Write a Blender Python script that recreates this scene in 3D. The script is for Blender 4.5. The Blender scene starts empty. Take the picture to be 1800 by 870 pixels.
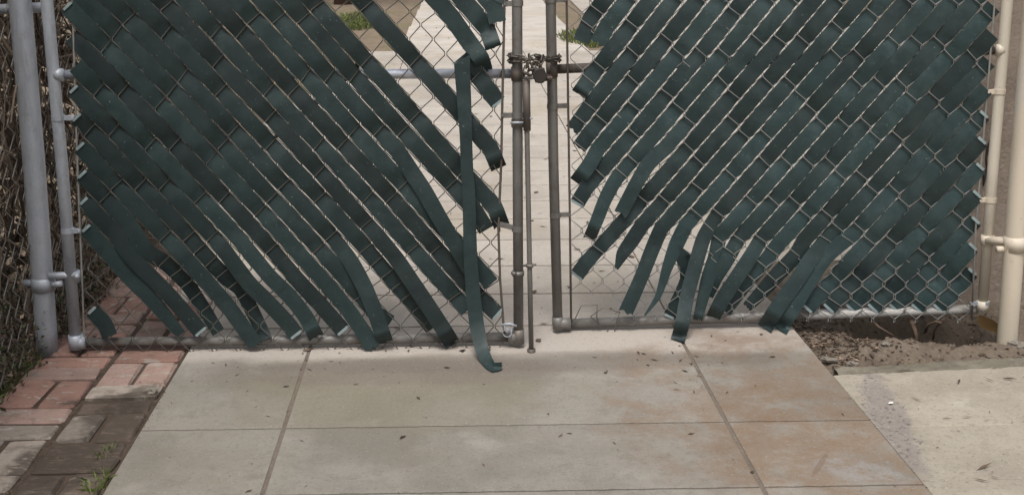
import bpy, math, random
import numpy as np
from mathutils import Vector, Matrix, noise as mnoise
R_ = math.radians
scn = bpy.context.scene
col = scn.collection
rng = random.Random(7)

# ------------------------------------------------------------------ camera
CF, CY, CH = 2050.0, 275.0, 1.45          # focal length and principal row in photo pixels, eye height
PITCH = math.atan(420 / CF)
YAW = math.atan(110 * math.cos(PITCH) / CF)
cam = bpy.data.cameras.new('camera')
cam.sensor_width = 36
cam.lens = CF / 1800 * 36
cam.shift_y = -160 / 1800
cam.clip_end = 3000
cam_ob = bpy.data.objects.new('camera', cam)
cam_ob.location = (0, 0, CH)
cam_ob.rotation_euler = (math.pi / 2 - PITCH, 0, -YAW)
col.objects.link(cam_ob)
scn.camera = cam_ob

# ------------------------------------------------------------------ light
SUN_EL, SUN_AZ = 66, 192                   # overcast: wide soft sun, high and behind the camera
w = bpy.data.worlds.new('World')
scn.world = w
w.use_nodes = True
nt = w.node_tree
sky = nt.nodes.new('ShaderNodeTexSky')
sky.sky_type = 'NISHITA'
sky.sun_disc = False
sky.sun_elevation = R_(SUN_EL)
sky.sun_rotation = R_(SUN_AZ)
sky.air_density = 1.0
sky.dust_density = 6.0
hs = nt.nodes.new('ShaderNodeHueSaturation')
hs.inputs['Saturation'].default_value = 0.32
nt.links.new(sky.outputs[0], hs.inputs['Color'])
bg = nt.nodes['Background']
nt.links.new(hs.outputs[0], bg.inputs['Color'])
bg.inputs['Strength'].default_value = 0.11
sun = bpy.data.lights.new('sun', 'SUN')
sun.energy = 1.5
sun.angle = R_(15)
sun.color = (1.0, 0.972, 0.935)
sun_ob = bpy.data.objects.new('sun', sun)
az = R_(SUN_AZ)
sd = Vector((math.sin(az) * math.cos(R_(SUN_EL)), math.cos(az) * math.cos(R_(SUN_EL)), math.sin(R_(SUN_EL))))
sun_ob.rotation_euler = sd.to_track_quat('Z', 'Y').to_euler()
col.objects.link(sun_ob)
scn.view_settings.view_transform = 'Standard'
scn.view_settings.look = 'None'
scn.view_settings.exposure = 0.42
scn.view_settings.gamma = 1.0

# ------------------------------------------------------------------ helpers
_F = Vector((math.sin(YAW) * math.cos(PITCH), math.cos(YAW) * math.cos(PITCH), -math.sin(PITCH)))
_R = Vector((math.cos(YAW), -math.sin(YAW), 0))
_U = _R.cross(_F)
EYE = Vector((0, 0, CH))

def ray(x, y):
    return _F * CF + _R * (x - 900) + _U * (CY - y)

def G(x, y, z=0.0):                        # photo pixel -> point on a horizontal plane
    d = ray(x, y)
    return EYE + d * ((z - CH) / d.z)

class Plane:                               # a vertical plane through two ground points
    def __init__(s, a, b):
        s.o = a.copy(); s.d = (b - a); s.d.z = 0; s.d.normalize()
        s.n = Vector((s.d.y, -s.d.x, 0))
        if s.n.y > 0: s.n = -s.n           # towards the camera
    def at(s, x, y, off=0.0):
        d = ray(x, y)
        t = (s.o + s.n * off - EYE).dot(s.n) / d.dot(s.n)
        return EYE + d * t

class MB:
    def __init__(s): s.v = []; s.f = []; s.m = []
    def add(s, vs, fs, mi=0):
        b = len(s.v); s.v.extend(Vector(x) for x in vs)
        for f in fs: s.f.append(tuple(b + i for i in f)); s.m.append(mi)
    def tube(s, pts, r, seg=8, cap=True, mi=0, closed=False):
        pts = [Vector(p) for p in pts]; n = len(pts)
        rs = r if isinstance(r, (list, tuple)) else [r] * n
        up = None; rings = []
        for i, p in enumerate(pts):
            if closed: t = pts[(i + 1) % n] - pts[i - 1]
            else: t = pts[min(i + 1, n - 1)] - pts[max(i - 1, 0)]
            if t.length < 1e-9: t = Vector((0, 0, 1))
            t.normalize()
            if up is None:
                a = Vector((0, 0, 1)) if abs(t.z) < .9 else Vector((1, 0, 0))
                up = a - t * a.dot(t)
            else:
                up = up - t * up.dot(t)
                if up.length < 1e-6: up = t.orthogonal()
            up.normalize(); side = t.cross(up)
            rings.append([p + (up * math.cos(2 * math.pi * k / seg) + side * math.sin(2 * math.pi * k / seg)) * rs[i] for k in range(seg)])
        vs = [q for r_ in rings for q in r_]; fs = []
        for i in range(n if closed else n - 1):
            j = (i + 1) % n
            for k in range(seg):
                k2 = (k + 1) % seg
                fs.append((i * seg + k, i * seg + k2, j * seg + k2, j * seg + k))
        if cap and not closed:
            fs.append(tuple(range(seg))[::-1]); fs.append(tuple((n - 1) * seg + k for k in range(seg)))
        s.add(vs, fs, mi)
    def box(s, c, hx, hy, hz, ax=Vector((1, 0, 0)), ay=Vector((0, 1, 0)), az=Vector((0, 0, 1)), bev=0.0, mi=0):
        c = Vector(c)
        if bev <= 0:
            vs = [c + ax * hx * i + ay * hy * j + az * hz * k for k in (-1, 1) for j in (-1, 1) for i in (-1, 1)]
            s.add(vs, [(0, 2, 3, 1), (4, 5, 7, 6), (0, 1, 5, 4), (2, 6, 7, 3), (0, 4, 6, 2), (1, 3, 7, 5)], mi)
        else:
            def ring(x, y, z):
                b = min(bev, x * .9, y * .9)
                return [c + ax * i + ay * j + az * z for i, j in ((-x + b, -y), (x - b, -y), (x, -y + b), (x, y - b), (x - b, y), (-x + b, y), (-x, y - b), (-x, -y + b))]
            vs = ring(hx - bev, hy - bev, -hz) + ring(hx, hy, -hz + bev) + ring(hx, hy, hz - bev) + ring(hx - bev, hy - bev, hz)
            fs = [tuple(range(7, -1, -1)), tuple(range(24, 32))]
            for a in range(3):
                for k in range(8):
                    k2 = (k + 1) % 8
                    fs.append((a * 8 + k, a * 8 + k2, a * 8 + 8 + k2, a * 8 + 8 + k))
            s.add(vs, fs, mi)
    def build(s, name, mats, parent=None, smooth=False, loc=None):
        o0 = loc if loc is not None else (parent_loc(parent) if parent else Vector((0, 0, 0)))
        me = bpy.data.meshes.new(name)
        me.from_pydata([tuple(v - o0) for v in s.v], [], s.f)
        if not isinstance(mats, (list, tuple)): mats = [mats]
        for m in mats: me.materials.append(m)
        me.polygons.foreach_set('material_index', s.m)
        if smooth: me.polygons.foreach_set('use_smooth', [True] * len(s.f))
        me.update()
        ob = bpy.data.objects.new(name, me); col.objects.link(ob)
        if parent: ob.parent = parent
        elif loc is not None: ob.location = loc
        return ob

def parent_loc(p):
    v = Vector((0, 0, 0))
    while p is not None:
        v += p.location; p = p.parent
    return v

def tag(o, label=None, cat=None, group=None, kind=None):
    if label: o['label'] = label
    if cat: o['category'] = cat
    if group: o['group'] = group
    if kind: o['kind'] = kind
    return o

def empty(name, loc):
    o = bpy.data.objects.new(name, None); o.location = loc; o.empty_display_size = .1
    col.objects.link(o); return o

# ------------------------------------------------------------------ materials
def lin(r, g, b):
    def c(u):
        u /= 255.0
        return u / 12.92 if u <= .04045 else ((u + .055) / 1.055) ** 2.4
    return (c(r), c(g), c(b), 1)

class Mat:
    def __init__(s, name, color, rough=.7, metal=0.0, spec=.5):
        s.m = bpy.data.materials.new(name); s.m.use_nodes = True
        s.t = s.m.node_tree; s.b = s.t.nodes['Principled BSDF']
        s.b.inputs['Roughness'].default_value = rough
        s.b.inputs['Metallic'].default_value = metal
        s.b.inputs['Specular IOR Level'].default_value = spec
        rgb = s.t.nodes.new('ShaderNodeRGB'); rgb.outputs[0].default_value = (*color[:3], 1)
        s.c = rgb.outputs[0]
        geo = s.t.nodes.new('ShaderNodeNewGeometry'); s.pos = geo.outputs['Position']
        s.bumps = []
    def noise(s, scale, detail=4, rough=.55, stretch=None, seed=0.0):
        n = s.t.nodes.new('ShaderNodeTexNoise')
        n.inputs['Scale'].default_value = scale; n.inputs['Detail'].default_value = detail; n.inputs['Roughness'].default_value = rough
        mp = s.t.nodes.new('ShaderNodeMapping'); mp.inputs['Location'].default_value = (seed, seed * 1.7, seed * .6)
        if stretch: mp.inputs['Scale'].default_value = stretch
        s.t.links.new(s.pos, mp.inputs[0]); s.t.links.new(mp.outputs[0], n.inputs['Vector'])
        return n.outputs['Fac']
    def ramp(s, fac, a, b):
        r = s.t.nodes.new('ShaderNodeMapRange'); r.inputs['From Min'].default_value = a; r.inputs['From Max'].default_value = b
        r.interpolation_type = 'SMOOTHSTEP'
        s.t.links.new(fac, r.inputs['Value']); return r.outputs[0]
    def math(s, op, a, b):
        n = s.t.nodes.new('ShaderNodeMath'); n.operation = op; n.use_clamp = (op in ('ADD', 'SUBTRACT', 'MULTIPLY'))
        for i, q in enumerate((a, b)):
            if isinstance(q, (int, float)): n.inputs[i].default_value = q
            else: s.t.links.new(q, n.inputs[i])
        return n.outputs[0]
    def mix(s, fac, color, amount=1.0):
        mx = s.t.nodes.new('ShaderNodeMix'); mx.data_type = 'RGBA'
        if amount != 1.0: fac = s.math('MULTIPLY', fac, amount)
        s.t.links.new(fac, mx.inputs['Factor']); s.t.links.new(s.c, mx.inputs['A'])
        mx.inputs['B'].default_value = (*color[:3], 1)
        s.c = mx.outputs['Result']; return s
    def ellipse(s, cx, cy, rx, ry, rot=0.0, wob=.5, wscale=4):
        """mask 1 inside an uneven ellipse on the ground"""
        mp = s.t.nodes.new('ShaderNodeMapping'); mp.vector_type = 'TEXTURE'
        mp.inputs['Location'].default_value = (cx, cy, 0); mp.inputs['Rotation'].default_value = (0, 0, rot)
        mp.inputs['Scale'].default_value = (rx, ry, 1)
        s.t.links.new(s.pos, mp.inputs[0])
        sp = s.t.nodes.new('ShaderNodeSeparateXYZ'); s.t.links.new(mp.outputs[0], sp.inputs[0])
        cb = s.t.nodes.new('ShaderNodeCombineXYZ'); s.t.links.new(sp.outputs[0], cb.inputs[0]); s.t.links.new(sp.outputs[1], cb.inputs[1])
        ln = s.t.nodes.new('ShaderNodeVectorMath'); ln.operation = 'LENGTH'; s.t.links.new(cb.outputs[0], ln.inputs[0])
        nz = s.noise(wscale, 5, .6, seed=cx * 3.1 + cy)
        a = s.t.nodes.new('ShaderNodeMath'); a.operation = 'MULTIPLY_ADD'
        s.t.links.new(nz, a.inputs[0]); a.inputs[1].default_value = -2 * wob; s.t.links.new(ln.outputs['Value'], a.inputs[2])
        r = s.t.nodes.new('ShaderNodeMapRange'); r.inputs['From Min'].default_value = .75 - wob; r.inputs['From Max'].default_value = 1.1 - wob
        r.inputs['To Min'].default_value = 1; r.inputs['To Max'].default_value = 0
        s.t.links.new(a.outputs[0], r.inputs['Value'])
        return r.outputs[0]
    def bump(s, fac, strength=.3, dist=.002):
        s.bumps.append((fac, strength, dist)); return s
    def objvar(s, amt=.25):
        oi = s.t.nodes.new('ShaderNodeObjectInfo')
        hv = s.t.nodes.new('ShaderNodeHueSaturation')
        v = s.t.nodes.new('ShaderNodeMapRange'); v.inputs['To Min'].default_value = 1 - amt; v.inputs['To Max'].default_value = 1 + amt
        s.t.links.new(oi.outputs['Random'], v.inputs['Value']); s.t.links.new(v.outputs[0], hv.inputs['Value'])
        s.t.links.new(s.c, hv.inputs['Color']); s.c = hv.outputs[0]; return s
    def islandvar(s, amt=.4):
        g = s.t.nodes.new('ShaderNodeNewGeometry')
        hv = s.t.nodes.new('ShaderNodeHueSaturation')
        v = s.t.nodes.new('ShaderNodeMapRange'); v.inputs['To Min'].default_value = 1 - amt; v.inputs['To Max'].default_value = 1 + amt
        s.t.links.new(g.outputs['Random Per Island'], v.inputs['Value']); s.t.links.new(v.outputs[0], hv.inputs['Value'])
        s.t.links.new(s.c, hv.inputs['Color']); s.c = hv.outputs[0]; return s
    def roughvar(s, fac, a, b):
        r = s.t.nodes.new('ShaderNodeMapRange'); r.inputs['To Min'].default_value = a; r.inputs['To Max'].default_value = b
        s.t.links.new(fac, r.inputs['Value']); s.t.links.new(r.outputs[0], s.b.inputs['Roughness']); return s
    def done(s):
        s.t.links.new(s.c, s.b.inputs['Base Color']); prev = None
        for fac, st, d in s.bumps:
            bn = s.t.nodes.new('ShaderNodeBump'); bn.inputs['Strength'].default_value = st; bn.inputs['Distance'].default_value = d
            s.t.links.new(fac, bn.inputs['Height'])
            if prev: s.t.links.new(prev, bn.inputs['Normal'])
            prev = bn.outputs[0]
        if prev: s.t.links.new(prev, s.b.inputs['Normal'])
        return s.m

def concrete(name, base, dark, pale, stain=None, extra=None, speck=.28):
    m = Mat(name, base, .88, 0, .3)
    m.mix(m.ramp(m.noise(2.2, 6, .6), .42, .66), dark, .7)
    m.mix(m.ramp(m.noise(11, 6, .72, seed=61), .52, .66), dark, .45)
    m.mix(m.ramp(m.noise(1.1, 4, .6, seed=71), .48, .66), (dark[0] * 1.05, dark[1] * 1.0, dark[2] * .8), .4)
    m.mix(m.ramp(m.noise(5, 5, .6, seed=4), .55, .75), pale, .5)
    m.mix(m.ramp(m.noise(30, 4, .75, seed=9), .50, .72), dark, .5)
    if extra: extra(m)
    k = (dark[0] * .42, dark[1] * .40, dark[2] * .38)
    m.mix(m.ramp(m.noise(75, 3, .75, seed=22), .54, .70), k, .3)
    m.mix(m.ramp(m.noise(150, 2, .6, seed=2), .58, .72), k, speck)
    m.mix(m.ramp(m.noise(100, 2, .7, seed=12), .60, .74), pale, .6)
    m.mix(m.ramp(m.noise(34, 6, .8, (1, 1, 1), seed=27), .68, .72), k, .5)
    m.bump(m.noise(140, 4, .7), .25, .002).bump(m.noise(12, 4, .6, seed=3), .15, .006)
    m.objvar(.05)
    return m.done()

st1, st2, pch, bar_ = G(1300, 690), G(1440, 780), G(1515, 828), G(1442, 815)
gs1, gs2 = G(700, 690), G(620, 800)
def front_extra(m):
    # the part that lies under and behind the gate is paler; the darker tone ends in a ragged line in front of it
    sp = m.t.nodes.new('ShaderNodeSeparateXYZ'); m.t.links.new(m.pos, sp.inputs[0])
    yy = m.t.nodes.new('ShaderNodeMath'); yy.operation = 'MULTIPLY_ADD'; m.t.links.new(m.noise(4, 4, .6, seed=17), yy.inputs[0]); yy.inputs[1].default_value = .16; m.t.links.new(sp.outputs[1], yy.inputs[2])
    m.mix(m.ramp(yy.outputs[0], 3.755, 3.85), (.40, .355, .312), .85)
    m.mix(m.math('MULTIPLY', m.ellipse(st1.x, st1.y, .46, .62, -.25, .55, 5), m.ramp(m.noise(8, 6, .72, seed=81), .34, .62)), (.190, .128, .086), .62)
    m.mix(m.math('MULTIPLY', m.ellipse(st2.x, st2.y, .34, .45, .1, .6, 6), m.ramp(m.noise(11, 6, .72, seed=85), .36, .62)), (.192, .126, .080), .62)
    m.mix(m.ellipse(gs1.x, gs1.y, .55, .3, 0, .6, 4), (.17, .152, .105), .4)
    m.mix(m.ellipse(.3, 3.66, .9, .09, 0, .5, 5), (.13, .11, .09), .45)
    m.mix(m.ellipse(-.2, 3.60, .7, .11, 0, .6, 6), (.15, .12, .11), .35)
    m.mix(m.math('MULTIPLY', m.ellipse(pch.x, pch.y, .13, .06, -.5, .6, 12), m.ramp(m.noise(22, 5, .7, seed=41), .35, .6)), (.25, .24, .23), .7)
    m.mix(m.ellipse(G(1130, 690).x, G(1130, 690).y, .10, .09, 0, .6, 9), (.24, .225, .205), .5)
    ba, bb = G(1458, 795), G(1431, 838)
    m.mix(m.ellipse(bar_.x, bar_.y, .009, .085, math.atan2(bb.y - ba.y, bb.x - ba.x) + math.pi / 2, .1, 10), (.15, .105, .075), .6)
CONC_FRONT = concrete('front_concrete', (.250, .231, .200), (.165, .150, .126), (.325, .306, .272), extra=front_extra)
CONC_BACK = concrete('pale_concrete', (.42, .378, .33), (.31, .275, .235), (.50, .455, .405), speck=.35)
pb = G(1560, 720)
def side_extra(m):
    d = G(1590, 760) - G(1490, 680)
    m.mix(m.ellipse((G(1565, 740)).x, (G(1565, 740)).y, .06, .42, -.20, .7, 12), (.19, .165, .16), .6)
    m.mix(m.math('MULTIPLY', m.ellipse((G(1560, 735)).x, (G(1560, 735)).y, .08, .4, -.2, .6, 9), m.ramp(m.noise(60, 4, .75, seed=51), .56, .62)), (.09, .075, .075), .8)
    m.mix(m.ramp(m.noise(55, 3, .7, seed=21), .60, .66), (.10, .085, .08), .35)
CONC_SIDE = concrete('yellowish_concrete', (.345, .31, .252), (.245, .215, .172), (.42, .39, .33), extra=side_extra)
CURB = concrete('mossy_concrete', (.19, .17, .135), (.10, .09, .065), (.28, .25, .21))
def soil(name, base, dark, pale, green=None):
    m = Mat(name, base, .95, 0, .2)
    m.mix(m.ramp(m.noise(7, 6, .65), .45, .7), dark, .7)
    m.mix(m.ramp(m.noise(28, 5, .7, seed=5), .5, .72), pale, .55)
    m.mix(m.ramp(m.noise(120, 3, .7, seed=8), .55, .7), dark, .6)
    if green: m.mix(m.ramp(m.noise(1.3, 5, .6, seed=30), .5, .62), green, .7)
    m.bump(m.noise(60, 5, .75), .6, .008)
    return m.done()
DIRT = soil('dry_dirt', (.145, .115, .088), (.075, .057, .042), (.22, .185, .15))
YARD = soil('yard_earth', (.20, .155, .11), (.11, .082, .055), (.29, .235, .175), (.15, .135, .075))
BED = soil('joint_soil', (.075, .055, .042), (.045, .033, .025), (.12, .09, .07))
JOINT = soil('joint_grime', (.105, .08, .062), (.06, .045, .036), (.15, .115, .09))

FILL = soil('packed_joint_dirt', (.165, .135, .11), (.10, .08, .065), (.24, .205, .175))

def brick_mat(name, c, stain):
    m = Mat(name, c, .92, 0, .25)
    m.mix(m.ramp(m.noise(9, 5, .65), .46, .66), stain, .55)
    m.mix(m.ramp(m.noise(11, 5, .7, (1, 2.2, 1), seed=6), .55, .64), (min(.33, c[0] * 1.7), min(.30, c[1] * 2.0), min(.26, c[2] * 2.1)), .75)
    m.mix(m.ramp(m.noise(16, 5, .7, seed=16), .50, .70), (.085, .065, .05), .45)
    m.mix(m.ramp(m.noise(90, 3, .7, seed=3), .56, .70), (c[0] * .5, c[1] * .5, c[2] * .5), .5)
    for (px, py, rx, ry, am) in ((205, 738, .10, .15, .78), (120, 812, .17, .16, .8), (252, 700, .07, .10, .7), (60, 868, .12, .06, .6), (210, 700, .16, .03, .7)):
        q = G(px, py); m.mix(m.math('MULTIPLY', m.ellipse(q.x, q.y, rx, ry, .2, .75, 13), m.ramp(m.noise(19, 6, .75, (1, 2.4, 1), seed=px), .68, .50)), (.050, .040, .031), am)
    m.bump(m.noise(110, 4, .7), .45, .003).bump(m.noise(28, 4, .7, seed=2), .5, .006).objvar(.15)
    return m.done()
BRICK_RED = brick_mat('red_brick', (.26, .155, .125), (.16, .10, .08))
BRICK_PINK = brick_mat('pink_brick', (.31, .215, .182), (.20, .142, .118))
BRICK_PALE = brick_mat('pale_brick', (.33, .28, .238), (.22, .18, .145))
BRICK_GREY = brick_mat('grey_brick', (.22, .19, .163), (.13, .108, .09))
BRICK_DARK = brick_mat('dark_brick', (.13, .098, .08), (.07, .055, .042))

def steel(name, c, rough, metal, rust=0.0, dirt=.3):
    m = Mat(name, c, rough, metal)
    m.mix(m.ramp(m.noise(30, 4, .6, (1, 1, .35)), .45, .7), (c[0] * .62, c[1] * .62, c[2] * .63), dirt * 1.6)
    m.mix(m.ramp(m.noise(90, 3, .6, seed=4), .55, .7), (min(1, c[0] * 1.3), min(1, c[1] * 1.3), min(1, c[2] * 1.3)), .35)
    if rust: m.mix(m.ramp(m.noise(16, 5, .7, seed=7), .54, .68), (.13, .065, .035), rust)
    m.mix(m.ramp(m.noise(9, 5, .7, (1, 1, .12), seed=17), .56, .70), (c[0] * .5, c[1] * .47, c[2] * .43), .55)
    m.mix(m.ramp(m.noise(70, 4, .75, seed=29), .62, .70), (.10, .06, .038), .25 + .5 * rust)
    n = m.noise(45, 4, .6, seed=11)
    m.roughvar(n, rough - .1, min(1, rough + .2)).bump(m.noise(120, 3, .6), .12, .001)
    return m.done()
GALV = steel('galvanised_steel', (.41, .435, .475), .48, .3, .12, .35)
GALV_SHINY = steel('bright_galvanised_steel', (.58, .60, .66), .32, .75, .0, .15)
PALE_RAIL = steel('pale_painted_rail', (.43, .415, .39), .55, .1, .12, .3)
GALV_DULL = steel('dull_weathered_steel', (.20, .19, .175), .55, .45, .35)
GALV_BROWN = steel('brown_weathered_steel', (.135, .115, .10), .6, .4, .6)
WIRE = steel('wire_steel', (.135, .13, .115), .5, .5, .45)
WIRE_F = steel('old_fence_wire', (.27, .26, .24), .6, .3, .4)
WIRE_R = steel('grey_wire_steel', (.33, .325, .31), .45, .5, .12)
CHAIN_M = steel('rusty_chain_steel', (.11, .095, .08), .45, .6, .45)
LOCK_M = steel('dark_lock_steel', (.045, .04, .036), .45, .4, .25)
def cream(name, c, peel, green):
    m = Mat(name, c, .5, 0, .5)
    m.mix(m.ramp(m.noise(6, 5, .6, (1, 1, .4)), .45, .75), (c[0] * .75, c[1] * .72, c[2] * .66), .5)
    m.mix(m.ramp(m.noise(11, 5, .6, (1, 1, .3), seed=5), .56, .62), (.46, .47, .50), peel)
    m.mix(m.ramp(m.noise(60, 4, .7, seed=9), .62, .72), (.30, .24, .17), .5)
    sp = m.t.nodes.new('ShaderNodeSeparateXYZ'); m.t.links.new(m.pos, sp.inputs[0])
    z = m.math('SUBTRACT', .16, sp.outputs[2])
    nz = m.math('MULTIPLY', m.noise(20, 4, .6, seed=2), 9.0)
    m.mix(m.math('MULTIPLY', z, nz), (.27, .30, .25), green)
    m.bump(m.noise(50, 4, .6), .12, .002)
    return m.done()
CREAM = cream('cream_paint', (.60, .525, .42), .3, .95)
CREAM_PEEL = cream('peeling_cream_paint', (.60, .545, .45), .75, 0)

def plastic(name, c, dust):
    m = Mat(name, c, .5, 0, .5)
    m.mix(m.ramp(m.noise(4, 5, .6), .40, .66), (c[0] * 2.0, c[1] * 1.55, c[2] * 1.6), .5)
    m.mix(m.ramp(m.noise(9, 5, .65, seed=3), .46, .66), dust, .3)
    m.mix(m.ramp(m.noise(13, 4, .6, seed=33), .54, .70), (c[0] * .45, c[1] * .45, c[2] * .5), .4)
    m.mix(m.ramp(m.noise(45, 5, .75, (1, 1, 2.2), seed=13), .56, .72), dust, .5)
    m.mix(m.ramp(m.noise(120, 2, .6, seed=5), .70, .76), (.20, .24, .24), .7)
    m.roughvar(m.noise(10, 4, .6, seed=8), .42, .80)
    m.bump(m.noise(6, 3, .5, seed=14), .35, .014).bump(m.noise(32, 3, .6, seed=19), .12, .003)
    m.objvar(.3)
    return m.done()
SLAT = plastic('dark_green_plastic', (.0086, .0218, .0214), (.036, .058, .057))
SLAT_R = plastic('dusty_green_plastic', (.0120, .0298, .0300), (.057, .088, .089))
CAP = Mat('pale_slat_cap', (.33, .42, .43), .45).done()

def wallmat():
    m = Mat('stucco', (.30, .245, .20), .95, 0, .2)
    m.mix(m.ramp(m.noise(3, 6, .65), .4, .7), (.20, .16, .13), .7)
    m.mix(m.ramp(m.noise(9, 5, .7, (1, 1, .25), seed=4), .55, .7), (.14, .11, .09), .6)
    m.mix(m.ramp(m.noise(40, 4, .7, seed=6), .55, .7), (.40, .34, .29), .4)
    m.bump(m.noise(45, 5, .7), .6, .01)
    return m.done()
STUCCO = wallmat()
def leafmat(name, c, amt=.5):
    m = Mat(name, c, .75, 0, .3); m.islandvar(amt); return m.done()
DRYLEAF = leafmat('dry_brown_leaves', (.085, .058, .040), .75)
PALELEAF = leafmat('pale_dead_leaves', (.21, .155, .115), .6)
GREENLEAF = leafmat('green_leaves', (.075, .09, .048), .6)
TWIG = leafmat('dry_vine_bark', (.125, .095, .072), .8)
LITTER = leafmat('brown_litter', (.085, .058, .04), .6)
GRASSM = leafmat('grass_blades', (.115, .14, .045), .5)
STONE = soil('grey_stone', (.205, .18, .15), (.12, .10, .085), (.28, .25, .22))
BARK = soil('tree_bark', (.10, .07, .055), (.055, .04, .03), (.16, .12, .09))
YLEAF = leafmat('yellow_leaf', (.33, .21, .09), .2)
SOUTH = None

# ------------------------------------------------------------------ ground
DX0, DX1, JX0, JX1 = -.905, 1.222, -.495, .797      # drive edges and its two long joints
CO = 3.735                                          # where the darker front concrete meets the pale concrete
PX0, PX1, PY0, PY1 = DX1, 2.75, 3.56, 4.75          # the dirt patch beside the drive
pit, mound = G(1570, 578), G(1560, 606)
def dirt_z(x, y):
    b = -.035 + .012 * mnoise.noise(Vector((x * 5, y * 5, 0))) + .014 * mnoise.noise(Vector((x * 16, y * 16, 3))) + .009 * mnoise.noise(Vector((x * 38, y * 38, 7)))
    e = ((x - 1.715) / .215) ** 2 + ((y - 3.985) / .15) ** 2
    b -= .42 * math.exp(-e ** 2.2) * (1 + .35 * mnoise.noise(Vector((x * 9, y * 9, 5))))
    b += .045 * math.exp(-((x - 1.52) / .28) ** 2 - ((y - 3.765) / .07) ** 2)
    b += .025 * math.exp(-((x - 1.85) / .1) ** 2 - ((y - 3.90) / .1) ** 2)
    k = min(x - PX0, PX1 - x, y - PY0, PY1 - y) / .05
    k = max(0, min(1, k))
    return -.035 * (1 - k) + b * k
nx, ny = 220, 170
g = MB()
vs = [(PX0 + (PX1 - PX0) * i / nx, PY0 + (PY1 - PY0) * j / ny) for j in range(ny + 1) for i in range(nx + 1)]
g.add([(x, y, dirt_z(x, y)) for x, y in vs], [(j * (nx + 1) + i, j * (nx + 1) + i + 1, (j + 1) * (nx + 1) + i + 1, (j + 1) * (nx + 1) + i) for j in range(ny) for i in range(nx)])
tag(g.build('dirt_patch', DIRT, smooth=True), 'bare dirt bed with a hole under the right gate leaf', kind='structure')
g = MB(); B = 1500
def quad(x0, y0, x1, y1, z): g.add([(x0, y0, z), (x1, y0, z), (x1, y1, z), (x0, y1, z)], [(0, 1, 2, 3)])
Z0 = -.035
quad(-B, -60, PX0, B, Z0); quad(PX1, -60, B, B, Z0); quad(PX0, -60, PX1, PY0, Z0); quad(PX0, PY1, PX1, B, Z0)
tag(g.build('ground', YARD), 'brown earth of the yard', kind='structure')

# driveway of scored slabs
drive = tag(empty('driveway', (0, 3.7, 0)), 'concrete driveway scored into slabs running under the gate', kind='structure')
rows_f = [.35, .76, 1.16, 1.56, 1.97, 2.37, 2.776, 3.176, 4.02]
rows_b = [4.02, 4.385, 4.76, 5.17, 5.55, 5.92, 6.28, 6.65, 7.02, 7.39, 7.8, 8.2, 8.6, 9.0, 9.5, 10, 10.6, 11.3, 12.1, 12.9]
SK = -.018
def slab(x0, x1, y0, y1, mat, gy0, gy1, gx0, gx1, mb=None):
    z1, zb, c = 0.0, -.03, .0016
    def P(x, y, z): return (x, y + SK * x, z)
    xa, xb, ya, yb = x0 + gx0, x1 - gx1, y0 + gy0, y1 - gy1
    n = max(2, int((xb - xa) / .018)) if y1 < 5 else 6; m = MB()
    # top with a slightly ragged edge so that the joints are not ruler-straight
    def edge(a, s): return .0016 * mnoise.noise(Vector((a * 23, s * 7.3, 1.5))) + .0018 * mnoise.noise(Vector((a * 90, s * 7.3, 4.5)))
    top = [[], []]; low = [[], []]
    for side, y in ((0, ya), (1, yb)):
        for i in range(n + 1):
            x = xa + (xb - xa) * i / n; e = edge(x, y)
            sgn = 1 if side == 0 else -1
            top[side].append(P(x + (c if i == 0 else -c if i == n else 0), y + sgn * c + e, z1))
            low[side].append(P(x, y + e, z1 - c))
    N = n + 1
    V = top[0] + top[1] + low[0] + low[1] + [(p[0], p[1], zb) for p in low[0]] + [(p[0], p[1], zb) for p in low[1]]
    Fs = []
    for i in range(n):
        Fs.append((i, i + 1, N + i + 1, N + i))
        Fs.append((2 * N + i, 2 * N + i + 1, i + 1, i))
        Fs.append((N + i, N + i + 1, 3 * N + i + 1, 3 * N + i))
        Fs.append((4 * N + i, 4 * N + i + 1, 2 * N + i + 1, 2 * N + i))
        Fs.append((3 * N + i, 3 * N + i + 1, 5 * N + i + 1, 5 * N + i))
    Fs += [(N, 3 * N, 2 * N, 0), (3 * N, 5 * N, 4 * N, 2 * N), (n, 2 * N + n, 3 * N + n, N + n), (2 * N + n, 4 * N + n, 5 * N + n, 3 * N + n)]
    m.add(V, Fs)
    return m
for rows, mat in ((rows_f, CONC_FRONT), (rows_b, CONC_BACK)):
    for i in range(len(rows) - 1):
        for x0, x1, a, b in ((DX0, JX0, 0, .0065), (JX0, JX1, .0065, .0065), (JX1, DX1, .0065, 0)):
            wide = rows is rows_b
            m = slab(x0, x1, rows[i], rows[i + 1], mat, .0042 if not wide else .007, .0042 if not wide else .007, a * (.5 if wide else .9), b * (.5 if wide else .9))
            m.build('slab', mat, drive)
m = MB(); m.box(((DX0 + DX1) / 2, 6.63, -.022), (DX1 - DX0) / 2 - .004, 6.26, .012); m.build('joint_bed', JOINT, drive)
for jx in (JX0, JX1):                      # packed dirt that nearly fills the two long joints
    m = MB(); V = []; n_ = 160
    for i in range(n_ + 1):
        y = .4 + 5.2 * i / n_; z = -.0028 + .0018 * mnoise.noise(Vector((y * 14, jx, 0)))
        V += [(jx - .0075, y, z), (jx, y, z + .0006), (jx + .0075, y, z)]
    m.add(V, [(3 * i + k, 3 * i + k + 1, 3 * i + k + 4, 3 * i + k + 3) for i in range(n_) for k in (0, 1)])
    m.build('joint_filling', FILL, drive)

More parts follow.
